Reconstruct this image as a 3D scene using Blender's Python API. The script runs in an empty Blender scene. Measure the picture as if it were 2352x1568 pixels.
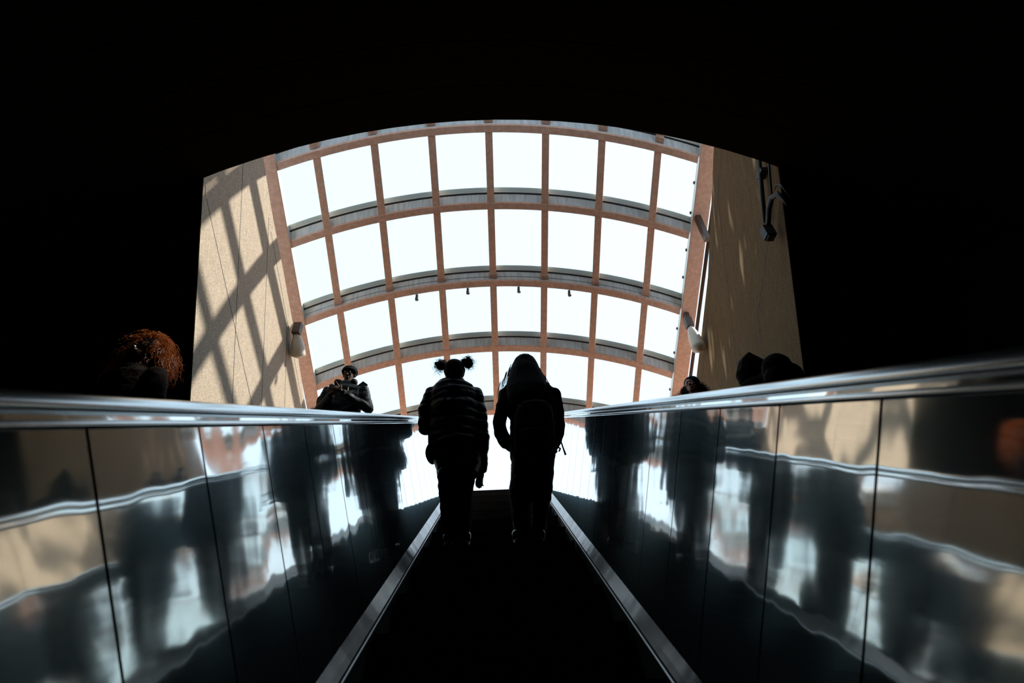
import bpy, bmesh, math, random
from mathutils import Vector, Matrix, noise
random.seed(7)
PI = math.pi
scene = bpy.context.scene
COL = scene.collection
V = Vector

# ------------------------------------------------------------------ camera
F_PX, CX, CY = 1176.0, 1176.0, 784.0            # 18 mm on a 36 mm wide frame, 2352 x 1568
U = V((0, math.cos(PI/6), .5)); N = V((0, -.5, math.cos(PI/6)))     # along / square to the 30 degree incline
def cam_rows():
    u = V((1138-CX, -(968-CY), -F_PX)).normalized()
    r = math.radians(1.8)
    n = V((-math.sin(r), math.cos(r), 0)); n = (n-u*n.dot(u)).normalized()
    x = u.cross(n)
    X = V((1, 0, 0))
    return [X*x[i]+U*u[i]+N*n[i] for i in range(3)]
RX, RY, RZ = cam_rows()
def ray(px, py):
    return (RX*(px-CX)-RY*(py-CY)-RZ*F_PX).normalized()
def at(px, py, Y):
    d = ray(px, py); return d*(Y/d.y)
def atx(px, py, X):
    d = ray(px, py); return d*(X/d.x)
cam_data = bpy.data.cameras.new('camera'); cam = bpy.data.objects.new('camera', cam_data); COL.objects.link(cam)
cam_data.sensor_width = 36; cam_data.lens = 18
cam.matrix_world = Matrix((( RX.x, RY.x, RZ.x, 0), (RX.y, RY.y, RZ.y, 0), (RX.z, RY.z, RZ.z, 0), (0, 0, 0, 1)))
cam_data.clip_start = .02; cam_data.clip_end = 300
cam_data.dof.use_dof = True; cam_data.dof.focus_distance = 4.1; cam_data.dof.aperture_fstop = 2.8
scene.camera = cam

# ------------------------------------------------------------------ materials
def mat(name, base=(.5, .5, .5), rough=.6, metal=0., spec=.5, aniso=0.):
    m = bpy.data.materials.new(name); m.use_nodes = True
    b = m.node_tree.nodes['Principled BSDF']
    b.inputs['Base Color'].default_value = (*base, 1); b.inputs['Roughness'].default_value = rough
    b.inputs['Metallic'].default_value = metal; b.inputs['Specular IOR Level'].default_value = spec
    b.inputs['Anisotropic'].default_value = aniso
    return m
def nd(m, t, **kw):
    n = m.node_tree.nodes.new(t)
    for k, v in kw.items(): setattr(n, k, v)
    return n
def ln(m, a, b): m.node_tree.links.new(a, b)
def P(m): return m.node_tree.nodes['Principled BSDF']
def vary(m, c1, c2, scale=(1, 1, 1), noise_scale=6, detail=6, bump=0., bdist=.01, ramp=(.35, .65), rough=None):
    g = nd(m, 'ShaderNodeNewGeometry'); mp = nd(m, 'ShaderNodeMapping'); mp.inputs['Scale'].default_value = scale
    ln(m, g.outputs['Position'], mp.inputs['Vector'])
    nz = nd(m, 'ShaderNodeTexNoise'); nz.inputs['Scale'].default_value = noise_scale; nz.inputs['Detail'].default_value = detail
    ln(m, mp.outputs['Vector'], nz.inputs['Vector'])
    r = nd(m, 'ShaderNodeValToRGB'); r.color_ramp.elements[0].position = ramp[0]; r.color_ramp.elements[1].position = ramp[1]
    r.color_ramp.elements[0].color = (*c1, 1); r.color_ramp.elements[1].color = (*c2, 1)
    ln(m, nz.outputs['Fac'], r.inputs['Fac']); ln(m, r.outputs['Color'], P(m).inputs['Base Color'])
    if bump:
        b = nd(m, 'ShaderNodeBump'); b.inputs['Strength'].default_value = bump; b.inputs['Distance'].default_value = bdist
        ln(m, nz.outputs['Fac'], b.inputs['Height']); ln(m, b.outputs['Normal'], P(m).inputs['Normal'])
    return nz, r, mp
M = {}
def concrete(name, c1, c2, glint_streak=None):
    m = mat(name, c1, .85, spec=.25)
    nz, r, mp = vary(m, c1, c2, (1, 5, .6), 9, 8, ramp=(.3, .7))
    g0 = nd(m, 'ShaderNodeNewGeometry'); rot = nd(m, 'ShaderNodeMapping'); rot.inputs['Rotation'].default_value = (-PI/6, 0, 0)
    ln(m, g0.outputs['Position'], rot.inputs['Vector']); ln(m, rot.outputs[0], mp.inputs['Vector'])
    # fine sparkle of quartz grains
    g = nd(m, 'ShaderNodeNewGeometry')
    f = nd(m, 'ShaderNodeTexNoise'); f.inputs['Scale'].default_value = 95; f.inputs['Detail'].default_value = 3
    ln(m, g.outputs['Position'], f.inputs['Vector'])
    fr = nd(m, 'ShaderNodeMapRange'); fr.inputs[1].default_value = .3; fr.inputs[2].default_value = .7
    fr.inputs[3].default_value = .62; fr.inputs[4].default_value = 1.4
    ln(m, f.outputs['Fac'], fr.inputs[0])
    mx = nd(m, 'ShaderNodeVectorMath', operation='SCALE'); ln(m, r.outputs['Color'], mx.inputs[0]); ln(m, fr.outputs[0], mx.inputs['Scale'])
    out = mx.outputs[0]
    if glint_streak:  # pale streaks paint reflected sunlight into the wall colour
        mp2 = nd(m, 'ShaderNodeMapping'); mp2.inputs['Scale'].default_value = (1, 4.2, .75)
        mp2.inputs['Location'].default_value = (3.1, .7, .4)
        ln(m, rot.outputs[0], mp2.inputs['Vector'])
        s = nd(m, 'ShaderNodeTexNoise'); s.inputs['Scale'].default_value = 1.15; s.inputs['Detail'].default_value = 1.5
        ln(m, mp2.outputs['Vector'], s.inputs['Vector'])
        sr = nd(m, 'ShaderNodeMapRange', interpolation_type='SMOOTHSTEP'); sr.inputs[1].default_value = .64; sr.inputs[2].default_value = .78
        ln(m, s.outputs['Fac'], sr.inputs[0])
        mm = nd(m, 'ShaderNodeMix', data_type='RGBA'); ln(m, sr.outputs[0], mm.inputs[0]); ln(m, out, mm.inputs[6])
        mm.inputs[7].default_value = (*glint_streak, 1); out = mm.outputs[2]
    ln(m, out, P(m).inputs['Base Color'])
    b = nd(m, 'ShaderNodeBump'); b.inputs['Strength'].default_value = .25; b.inputs['Distance'].default_value = .004
    ln(m, f.outputs['Fac'], b.inputs['Height']); ln(m, b.outputs['Normal'], P(m).inputs['Normal'])
    return m
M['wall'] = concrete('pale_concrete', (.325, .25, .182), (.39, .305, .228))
M['wall_brown'] = concrete('brown_concrete', (.085, .047, .015), (.125, .074, .027), glint_streak=(.50, .34, .18))
M['tunnel'] = concrete('shade_black_concrete', (.0040, .0026, .0014), (.0068, .0048, .0028)); P(M['tunnel']).inputs['Specular IOR Level'].default_value = 0  # darkness of the unlit tunnel put into a near-black base colour
M['plaza'] = mat('plaza_paving', (.34, .2, .13), .9); vary(M['plaza'], (.58, .38, .28), (.68, .47, .36), noise_scale=2)
M['frame'] = mat('painted_steel_bronze', (.45, .2, .11), .45, spec=.35)
vary(M['frame'], (.80, .49, .37), (.64, .37, .26), (3, 3, 3), 5, 8, .1, .003, (.3, .62))
M['web'] = mat('sky_grey_steel', (.2, .2, .19), .55, spec=.4)  # sky reflection on the bronze-painted webs put into this grey colour
vary(M['web'], (.70, .69, .67), (.50, .51, .51), (5, 1, .6), 4, 7, .1, .003)
M['alu'] = mat('aluminium_channel', (.66, .63, .57), .4, .0)
M['gap'] = mat('black_gasket', (.01, .01, .01), .7)
def steel(name, base, rough, aniso, wav=.35):
    m = mat(name, base, rough, 1., aniso=aniso)
    t = nd(m, 'ShaderNodeTangent', direction_type='UV_MAP', uv_map='UVMap'); ln(m, t.outputs[0], P(m).inputs['Tangent'])
    g = nd(m, 'ShaderNodeNewGeometry')
    mp = nd(m, 'ShaderNodeMapping'); mp.inputs['Scale'].default_value = (1, 1, 1); mp.inputs['Rotation'].default_value = (-PI/6, 0, 0)
    ln(m, g.outputs['Position'], mp.inputs['Vector'])
    mp2 = nd(m, 'ShaderNodeMapping'); mp2.inputs['Scale'].default_value = (1, 3.2, 1.6); ln(m, mp.outputs[0], mp2.inputs['Vector'])
    nz = nd(m, 'ShaderNodeTexNoise'); nz.inputs['Scale'].default_value = 2.2; nz.inputs['Detail'].default_value = 1.2
    ln(m, mp2.outputs[0], nz.inputs['Vector'])
    b = nd(m, 'ShaderNodeBump'); b.inputs['Strength'].default_value = wav; b.inputs['Distance'].default_value = .006
    ln(m, nz.outputs['Fac'], b.inputs['Height']); ln(m, b.outputs['Normal'], P(m).inputs['Normal'])
    # smudged, slightly uneven polish
    n2 = nd(m, 'ShaderNodeTexNoise'); n2.inputs['Scale'].default_value = 3.5; n2.inputs['Detail'].default_value = 5
    ln(m, mp.outputs[0], n2.inputs['Vector'])
    r = nd(m, 'ShaderNodeMapRange'); r.inputs[1].default_value = .3; r.inputs[2].default_value = .7
    r.inputs[3].default_value = rough*.75; r.inputs[4].default_value = rough*1.3
    ln(m, n2.outputs['Fac'], r.inputs[0]); ln(m, r.outputs[0], P(m).inputs['Roughness'])
    return m
M['steel'] = steel('polished_stainless_panel', (.92, .91, .88), .05, .7)
m = M['steel']; hz = nd(m, 'ShaderNodeBsdfGlossy'); hz.inputs['Color'].default_value = (.62, .88, .95, 1); hz.inputs['Roughness'].default_value = .24; hz.inputs['Anisotropy'].default_value = .6
tt = nd(m, 'ShaderNodeTangent', direction_type='UV_MAP', uv_map='UVMap'); ln(m, tt.outputs[0], hz.inputs['Tangent'])
mh = nd(m, 'ShaderNodeMixShader'); mh.inputs[0].default_value = .09; ln(m, P(m).outputs[0], mh.inputs[1]); ln(m, hz.outputs[0], mh.inputs[2])
ln(m, mh.outputs[0], [n for n in m.node_tree.nodes if n.type == 'OUTPUT_MATERIAL'][0].inputs['Surface'])
M['trim'] = steel('stainless_trim', (.75, .77, .78), .22, 0., .1); M['edge'] = steel('scuffed_edge_strip', (.38, .39, .40), .38, 0., .3); M['deck_dark'] = steel('dark_inner_decking', (.13, .125, .12), .2, 0., .6)
M['deck'] = steel('stainless_decking', (.5, .5, .5), .3, 0., .1)
M['rubber'] = mat('worn_grey_handrail', (.80, .86, .89), .20, .96)
M['step'] = mat('blackened_step_metal', (.07, .05, .04), .42, .5)
M['step_side'] = mat('black_brush', (.01, .01, .01), .9)
def cloth(name, c, rough=.85, bump=.5, sc=14):
    m = mat(name, c, rough, spec=.10 if rough < .6 else .04); vary(m, [x*.8 for x in c], [x*1.25 for x in c], (1, 1, 1.6), sc, 5, bump, .02); return m
M['jacket'] = cloth('black_puffer_nylon', (.012, .011, .012), .38)
M['hoodie'] = cloth('black_cotton', (.008, .006, .005), .9)
M['trouser'] = cloth('black_trousers', (.012, .012, .013), .8)
M['sleeve'] = cloth('dark_brown_sleeve', (.022, .013, .011), .8)
M['parka'] = cloth('dark_green_parka', (.007, .010, .010), .55)
M['shoe'] = mat('black_shoe_leather', (.02, .018, .016), .22, spec=.8)
M['cap'] = cloth('black_knit', (.012, .013, .014), .9)
M['pack'] = cloth('black_backpack_nylon', (.007, .007, .007), .85)
M['skin'] = mat('deep_brown_skin', (.07, .032, .019), .6, spec=.2)
M['skin2'] = mat('brown_skin', (.30, .13, .085), .5)
M['eye'] = mat('eye_white', (.5, .48, .45), .2)
M['pupil'] = mat('dark_iris', (.01, .007, .005), .2)
M['phone'] = mat('black_phone_glass', (.015, .015, .018), .15, spec=.8)
M['pipe'] = mat('dark_conduit_metal', (.02, .017, .015), .5, .4)
M['lamp_white'] = mat('cream_lamp_shell', (.62, .55, .45), .4)
M['lamp_dark'] = mat('bronze_lamp_bracket', (.06, .035, .025), .4, .4)
M['zip'] = mat('brass_zip', (.6, .5, .3), .3, .8)
def hair_mat(name, c, trans, fac=.5):
    m = bpy.data.materials.new(name); m.use_nodes = True; m.node_tree.nodes.clear()
    o = nd(m, 'ShaderNodeOutputMaterial'); d = nd(m, 'ShaderNodeBsdfPrincipled'); d.inputs['Base Color'].default_value = (*c, 1)
    d.inputs['Roughness'].default_value = .38 if fac > .1 else .8
    t = nd(m, 'ShaderNodeBsdfTranslucent'); t.inputs['Color'].default_value = (*trans, 1)
    x = nd(m, 'ShaderNodeMixShader'); x.inputs[0].default_value = fac; d.inputs['Specular IOR Level'].default_value = .15
    ln(m, d.outputs[0], x.inputs[1]); ln(m, t.outputs[0], x.inputs[2]); ln(m, x.outputs[0], o.inputs['Surface']); return m
M['hair'] = hair_mat('black_hair', (.006, .005, .004), (.01, .006, .004), .05)
M['hair_auburn'] = hair_mat('auburn_curls', (.012, .004, .0015), (1.0, .46, .10), .36)
m = bpy.data.materials.new('clear_glazing'); m.use_nodes = True; m.node_tree.nodes.clear()
o_ = nd(m, 'ShaderNodeOutputMaterial'); tr = nd(m, 'ShaderNodeBsdfTransparent'); tr.inputs[0].default_value = (.93, .955, .95, 1)
gl = nd(m, 'ShaderNodeBsdfGlossy'); gl.inputs['Roughness'].default_value = .03; lw = nd(m, 'ShaderNodeLayerWeight'); lw.inputs[0].default_value = .5; fz = nd(m, 'ShaderNodeMath', operation='POWER'); ln(m, lw.outputs['Facing'], fz.inputs[0]); fz.inputs[1].default_value = 4.0
mx = nd(m, 'ShaderNodeMixShader'); ln(m, fz.outputs[0], mx.inputs[0]); ln(m, tr.outputs[0], mx.inputs[1]); ln(m, gl.outputs[0], mx.inputs[2]); ln(m, mx.outputs[0], o_.inputs[0])
M['glass'] = m

# ------------------------------------------------------------------ object helpers
def obj(name, bm, material, parent=None, smooth=False, loc=None):
    me = bpy.data.meshes.new(name)
    bmesh.ops.recalc_face_normals(bm, faces=bm.faces[:])
    if loc is not None:
        for v in bm.verts: v.co -= loc
    bm.to_mesh(me); bm.free()
    for m in (material if isinstance(material, (list, tuple)) else [material]): me.materials.append(m)
    if smooth:
        for p in me.polygons: p.use_smooth = True
    o = bpy.data.objects.new(name, me); COL.objects.link(o)
    if loc is not None: o.location = loc
    if parent:
        o.parent = parent
        if loc is None: o.location = -world_loc(parent)
        else: o.location = loc-world_loc(parent)
    return o
def world_loc(o):
    l = o.location.copy()
    while o.parent: o = o.parent; l += o.location
    return l
def tag(o, label, cat, group=None):
    o['label'] = label; o['category'] = cat
    if group: o['group'] = group
    return o
def thing(name, label, cat, loc=(0, 0, 0), group=None):
    o = bpy.data.objects.new(name, None); COL.objects.link(o); o.location = loc; o.empty_display_size = .1
    return tag(o, label, cat, group)
def struct(name, bm, m, parent=None):
    o = obj(name, bm, m, parent)
    if not parent: o['kind'] = 'structure'
    return o
def copy_tree(o, parent=None):
    c = o.copy(); COL.objects.link(c)
    if parent: c.parent = parent
    for ch in list(o.children): copy_tree(ch, c)
    return c
def quad(bm, pts, mi=0):
    f = bm.faces.new([bm.verts.new(p) for p in pts]); f.material_index = mi; return f
def box(bm, c, sx, sy, sz, mi=0):
    """box from centre and three half-axis vectors"""
    c = V(c); sx, sy, sz = V(sx), V(sy), V(sz)
    vs = [bm.verts.new(c+sx*a+sy*b+sz*d) for a in (-1, 1) for b in (-1, 1) for d in (-1, 1)]
    for idx in ((0, 1, 3, 2), (4, 6, 7, 5), (0, 4, 5, 1), (2, 3, 7, 6), (0, 2, 6, 4), (1, 5, 7, 3)):
        f = bm.faces.new([vs[i] for i in idx]); f.material_index = mi
def abox(bm, x0, x1, y0, y1, z0, z1, mi=0):
    box(bm, ((x0+x1)/2, (y0+y1)/2, (z0+z1)/2), ((x1-x0)/2, 0, 0), (0, (y1-y0)/2, 0), (0, 0, (z1-z0)/2), mi)
def loft(bm, rings, caps=True, mi=0, closed=True):
    """rings: lists of points, all the same length"""
    R = [[bm.verts.new(p) for p in r] for r in rings]
    n = len(R[0])
    for a, b in zip(R, R[1:]):
        for i in range(n if closed else n-1):
            j = (i+1) % n
            f = bm.faces.new((a[i], a[j], b[j], b[i])); f.material_index = mi
    if caps and closed:
        for r in (R[0], R[-1]):
            f = bm.faces.new(r); f.material_index = mi
    return R
def frame_of(d):
    d = d.normalized(); a = V((0, 0, 1)) if abs(d.z) < .9 else V((1, 0, 0))
    x = d.cross(a).normalized(); return x, d.cross(x).normalized()
def tube(bm, pts, rad, n=8, mi=0):
    pts = [V(p) for p in pts]; rad = rad if isinstance(rad, (list, tuple)) else [rad]*len(pts)
    rings = []; x = None
    for i, p in enumerate(pts):
        d = (pts[min(i+1, len(pts)-1)]-pts[max(i-1, 0)])
        if x is None: x, y = frame_of(d)
        else:
            d = d.normalized(); x = (x-d*x.dot(d))
            x = x.normalized() if x.length > 1e-6 else frame_of(d)[0]
            y = d.cross(x)
        rings.append([p+(x*math.cos(2*PI*k/n)+y*math.sin(2*PI*k/n))*rad[i] for k in range(n)])
    loft(bm, rings, mi=mi)
def ball(bm, c, r, rot=None, seg=16, ri=10, mi=0):
    r = r if isinstance(r, (list, tuple)) else (r, r, r)
    mt = Matrix.Translation(V(c)) @ (rot.to_4x4() if rot else Matrix.Identity(4)) @ Matrix.Diagonal((*r, 1))
    g = bmesh.ops.create_uvsphere(bm, u_segments=seg, v_segments=ri, radius=1, matrix=mt)
    for f in {f for v in g['verts'] for f in v.link_faces}: f.material_index = mi
def limb(bm, pts, rad):
    """overlapping tapered tube and balls, to be fused by remesh()"""
    for a, b, ra, rb in zip(pts, pts[1:], rad, rad[1:]): tube(bm, [a, b], [ra, rb], 14)
    for p, r in zip(pts, rad): ball(bm, p, r)
def remesh(o, voxel, smooth=3, folds=0., fscale=9., squash=(1, 1, 1)):
    m = o.modifiers.new('r', 'REMESH'); m.mode = 'VOXEL'; m.voxel_size = voxel
    s = o.modifiers.new('s', 'SMOOTH'); s.iterations = smooth; s.factor = .5
    dg = bpy.context.evaluated_depsgraph_get(); dg.update()
    me = bpy.data.meshes.new_from_object(o.evaluated_get(dg))
    o.modifiers.clear(); old = o.data; o.data = me; bpy.data.meshes.remove(old)
    if folds:
        off = V((random.random()*9, random.random()*9, 0))
        ns = [v.normal.copy() for v in me.vertices]
        for v, n in zip(me.vertices, ns):
            q = V((v.co.x*squash[0], v.co.y*squash[1], v.co.z*squash[2]))*fscale+off
            v.co += n*folds*(noise.noise(q)+.5*noise.noise(q*2.1))
    for p in me.polygons: p.use_smooth = True
    return o

# ------------------------------------------------------------------ the incline path
S0, RAD, LEN = 6.16, 2.7, 2.7*PI/6
def path(t):
    """point (Y,Z) of the step line and slope angle at arc length t"""
    if t <= S0: p = U*t-N*.8; return p, PI/6
    p0 = U*S0-N*.8; c = p0-N*RAD
    if t <= S0+LEN:
        a = PI/6-(t-S0)/RAD
        return V((0, c.y-math.sin(a)*RAD, c.z+math.cos(a)*RAD)), a
    return V((0, c.y+(t-S0-LEN), c.z+RAD)), 0.
def pp(t, x, h, cx=0.):
    """point beside the path: x across, h square to the step line"""
    p, a = path(t); n = V((0, -math.sin(a), math.cos(a)))
    q = p+n*h; q.x = x+cx; return q
LANDING_Z = path(20)[0].z
def sweep(bm, prof, t0, t1, step=.3, cx=0., closed=True, mi=0, uv=False, shear=0.):
    """prof: (x,h) points"""
    ts = [t0]
    while ts[-1] < t1-1e-6:
        st = step if ts[-1] < S0-.001 else .1
        nx = ts[-1]+st
        if ts[-1] < S0 < nx: nx = S0
        ts.append(min(nx, t1))
    R = loft(bm, [[pp(t+(.8-h)*shear, x, h, cx) for x, h in prof] for t in ts], mi=mi, closed=closed, caps=closed)
    if uv:
        L = bm.loops.layers.uv.new('UVMap')
        for f in bm.faces:
            for l in f.loops:
                q = l.vert.co; l[L].uv = (q.dot(U), q.dot(N))
T_END = S0+LEN+1.35

# ------------------------------------------------------------------ escalators
def make_escalator(label, lo=-1.6):
    cx = 0
    e = thing('escalator', label, 'escalator')
    for s in (-1, 1):
        t = lo; pitch = .315
        lean = .140 if s < 0 else .138
        def px(h, s=s, lean=lean): return s*(.552+lean*(h-.062))
        t -= .062 if s < 0 else .066
        q = px(.812)-s*.622           # shift of everything on top of the panels
        while t < T_END-.1:
            bm = bmesh.new(); g = .0035
            prof = [(px(.062), .062), (px(.44)+s*.001, .44), (px(.812), .812), (px(.812)+s*.012, .812), (px(.44)+s*.013, .44), (px(.062)+s*.012, .062)]
            sweep(bm, prof, t+g, min(t+pitch, T_END)-g, .2, uv=True, shear=.12)
            obj('balustrade_panel', bm, M['steel'], e)
            t += pitch
        # backing behind the seams
        bm = bmesh.new(); sweep(bm, [(px(.05)+s*.0135, .05), (px(.81)+s*.0135, .81), (px(.81)+s*.022, .81), (px(.05)+s*.022, .05)], lo, T_END, .6)
        obj('panel_backing', bm, M['gap'], e)
        bm = bmesh.new()
        c = (s*.6235+q, .819); sweep(bm, [(c[0]+.008*math.cos(k*PI/4), c[1]+.008*math.sin(k*PI/4)) for k in range(8)], lo, T_END, .6, uv=True)
        obj('top_moulding', bm, M['trim'], e, True)
        bm = bmesh.new(); sweep(bm, [(s*.629+q, .822), (s*.634+q, .840), (s*.70+q, .840), (s*.70+q, .80), (s*.645+q, .80)], lo, T_END, .6, uv=True)
        obj('rail_support', bm, M['steel'], e)
        # handrail: flattened section, then the newel return
        prof = []
        for k in range(20):
            a = 2*PI*k/20
            prof.append((s*.666+q+.042*math.cos(a), .849+.0235*math.sin(a)))
        bm = bmesh.new()
        ts = [lo+i*.3 for i in range(int((S0-lo)/.3)+1)]+[S0+i*.1 for i in range(0, 15)]+[S0+LEN+.2, T_END]
        rings = [[pp(t, x, h) for x, h in prof] for t in ts]
        rn = .33; pe, _ = path(T_END)
        for i in range(1, 13):
            a = PI*i/12
            rings.append([V((x, pe.y+math.sin(a)*(rn+h-.857), pe.z+.857-rn+math.cos(a)*(rn+h-.857))) for x, h in prof])
        loft(bm, rings); obj('handrail', bm, M['rubber'], e, True)
        bm = bmesh.new()
        cN = V((0, pe.y, pe.z+.857-rn))
        rg = []
        for xx in (s*.60+q, s*.636+q):
            rg.append([V((xx, cN.y, cN.z-rn*.93))]+[V((xx, cN.y+math.sin(PI*i/14)*rn*.93, cN.z+math.cos(PI*i/14)*rn*.93)) for i in range(13, -1, -1)])
        loft(bm, rg)
        obj('newel_panel', bm, M['deck'], e)
        # skirt, bright edge strip and inner decking
        bm = bmesh.new(); sweep(bm, [(s*.511, -.32), (s*.511, .012), (s*.520, .012), (s*.520, -.32)], lo, T_END+.2, .6, uv=True)
        obj('skirt_panel', bm, M['step_side'], e)
        bm = bmesh.new(); sweep(bm, [(s*.506, .000), (s*.5065, .005), (s*.512, .009), (s*.512, .001)], lo, T_END+.2, .3, uv=True)
        obj('edge_strip', bm, M['edge'], e)
        bm = bmesh.new(); sweep(bm, [(s*.5125, .006), (s*.531, .030), (s*.553, .062), (s*.560, .055), (s*.53, .010)], lo, T_END+.2, .3, uv=True)
        obj('inner_decking', bm, M['deck_dark'], e)
    # steps
    y0 = 3.474
    proto = None
    k = -10
    while True:
        y = y0+.4*k; k += 1
        # height of the nosing line at this y
        t = (y+.0)/math.cos(PI/6)-.46
        lo_, hi_ = t-3, t+3
        for _ in range(40):
            md = (lo_+hi_)/2
            if path(md)[0].y < y: lo_ = md
            else: hi_ = md
        z = path(lo_)[0].z
        if y > path(S0+LEN)[0].y+.9: break
        if proto is None:
            bm = bmesh.new(); n = 62; w = .5; pr = []
            for i in range(n):
                x0 = -w+2*w*i/n; dx = 2*w/n
                pr += [(x0, 0), (x0+dx*.5, 0), (x0+dx*.5, .009), (x0+dx, .009)]
            # riser: grooved down the front, cut again into short teeth
            zs = [0]; 
            R = loft(bm, [[V((x, d, zz)) for x, d in pr] for zz in (0, -.245)], closed=False, caps=False)
            loft(bm, [[V((x, yy, -d)) for x, d in pr] for yy in (0, .398)], closed=False, caps=False)
            for i in range(14):      # small horizontal teeth rows give the risers their dotted grain
                zz = -.012-.0165*i
                abox(bm, -w, w, -.0012, .004, zz-.002, zz+.002)
            abox(bm, -w, w, .012, .39, -.05, -.012)
            abox(bm, -w, w, -.003, .006, -.004, .0012)
            proto = obj('step', bm, M['step'], e); proto.location = (0, y, z); o = proto
        else:
            o = proto.copy(); COL.objects.link(o); o.location = (0, y, z)
    bm = bmesh.new()
    ye = path(S0+LEN)[0].y+1.3
    abox(bm, -.5, .5, ye-.1, ye+.9, LANDING_Z-.06, LANDING_Z+.004)
    for i in range(50): abox(bm, -.495+i*.02, -.487+i*.02, ye-.22, ye-.1, LANDING_Z-.03, LANDING_Z+.002)
    obj('comb_plate', bm, M['deck'], e)
    return e
esc = make_escalator('polished stainless steel escalator in the middle, carrying the two figures seen from behind')
SIDE = 2.0
for s, lab in ((-1, 'escalator left of the middle one, carrying the man in the round cap'),
               (1, 'escalator right of the middle one, carrying the hooded people')):
    c = copy_tree(esc); c.location.x = s*SIDE; c['label'] = lab

# ------------------------------------------------------------------ tunnel, portal and landing
XL, XR, SP = -3.30, 3.52, 5.70       # side walls and where the tunnel ends
def sx(s, x, h): q = U*s+N*h; q.x = x; return q
VC = .11; VR = 8.95; VT = 3.60
TL, TR = -5.1, 5.3              # the tunnel is wider than its mouth
def vault(x, extra=0.): return VT+extra-VR+math.sqrt(VR*VR-(x-VC)**2)
bm = bmesh.new()
n = 28; s = SP-.66*26
while s < SP-.01:
    e1 = min(s+.66, SP); last = e1 >= SP-.01
    for a, b, ex in ((s, s+.018, .02), (s+.018, e1, 0.)):
        xs = [TL-.4+(TR-TL+.8)*i/n for i in range(n+1)]
        prof = [(x, vault(x, ex)) for x in xs]+[(x, vault(x)+.55) for x in reversed(xs)]
        loft(bm, [[sx(q, x, h) for x, h in prof] for q in (a, b)])
    s = e1
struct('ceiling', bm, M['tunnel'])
for nm, x0, x1 in (('wall_left_tunnel', TL-.4, TL), ('wall_right_tunnel', TR, TR+.4)):
    bm = bmesh.new()
    loft(bm, [[sx(q, x, h) for x, h in ((x0, -1.4), (x1, -1.4), (x1, vault(x1)+.02), (x0, vault(x1)+.02))] for q in (-11, SP)])
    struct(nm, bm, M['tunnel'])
bm = bmesh.new(); loft(bm, [[sx(q, x, h) for x, h in ((TL-.4, -1.6), (TR+.4, -1.6), (TR+.4, 4.2), (TL-.4, 4.2))] for q in (-11.3, -11)])
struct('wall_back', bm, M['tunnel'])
# header standing on the portal up to the glazed roof
bm = bmesh.new()
xs = [XL-.4+(XR-XL+.8)*i/n for i in range(n+1)]
prof = [(x, vault(x)) for x in xs]+[(XR+.4, 5.6), (XL-.4, 5.6)]
loft(bm, [[sx(q, x, h) for x, h in prof] for q in (SP-.32, SP+.0)])
for a, b in ((TL-.4, XL), (XR, TR+.4)):
    loft(bm, [[sx(q, x, h) for x, h in [(a, -1.5), (b, -1.5)]+[(b+(a-b)*i/6, vault(b+(a-b)*i/6)+.35) for i in range(7)]] for q in (SP-.022, SP-.002)])
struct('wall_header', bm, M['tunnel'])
# sloped bed under and between the escalators
bm = bmesh.new()
loft(bm, [[sx(q, x, h) for x, h in ((TL-.4, -1.5), (TR+.4, -1.5), (TR+.4, -1.25), (TL-.4, -1.25))] for q in (-11, 6.6)])
struct('floor_pit', bm, M['tunnel'])
for nm, x0, x1 in (('trim_1', XL, -SIDE-.70), ('trim_2', -SIDE+.70, -.70), ('trim_3', .70, SIDE-.70), ('trim_4', SIDE+.70, XR)):
    bm = bmesh.new(); sweep(bm, [(x0+.002, .76), (x1-.002, .76), (x1-.002, .80), (x0+.002, .80)], -1.6, T_END-.3, .6, uv=True)
    struct(nm, bm, M['deck'])
LZ = LANDING_Z
yl = path(S0+LEN)[0].y+1.3
bm = bmesh.new(); abox(bm, XL, XR, yl+.9, 12.5, LZ-.3, LZ)
for x0, x1 in ((XL, -SIDE-.52), (-SIDE+.52, -.52), (.52, SIDE-.52), (SIDE+.52, XR)): abox(bm, x0, x1, yl+.05, yl+.9, LZ-.3, LZ)
struct('floor_landing', bm, M['plaza'])
bm = bmesh.new(); abox(bm, -60, 60, 12.5, 140, LZ-.3, LZ); abox(bm, XR+.5, 60, 6.6, 12.5, LZ-.3, LZ); abox(bm, -60, XL-.5, 6.6, 12.5, LZ-.3, LZ)
struct('floor_plaza', bm, M['plaza'])
# parapet walls beside the head of the escalators; outline in (Y,Z), joints cut square to and along the slopes
def parapet(nm, x, d, m, top, seams):
    bm = bmesh.new()
    q0 = U*SP-N*1.2; q1 = U*SP+N*top[0]
    pts = [(q0.y, q0.z), (12.4, LZ-.1), (12.4, top[-1][1]-(12.4-top[-1][0])*0+0) if False else (top[-1][0]+.4, LZ-.1)]+[p for p in reversed(top[1:])]
    a = [V((x, y, z)) for y, z in pts]; b = [V((x+d, y, z)) for y, z in pts]
    loft(bm, [a, b])
    o = struct(nm, bm, m)
    for (ya, za), (yb, zb) in seams:
        bm = bmesh.new(); A = V((x, ya, za)); B = V((x, yb, zb)); t = (B-A).normalized(); w = V((0, -t.z, t.y))
        box(bm, (A+B)/2+V((-math.copysign(.0006, d), 0, 0)), (B-A)/2, w*.005, (.0008, 0, 0))
        j = obj('joint', bm, M['gap'], o)
    return o
def port(h): q = U*SP+N*h; return (q.y, q.z)
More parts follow.
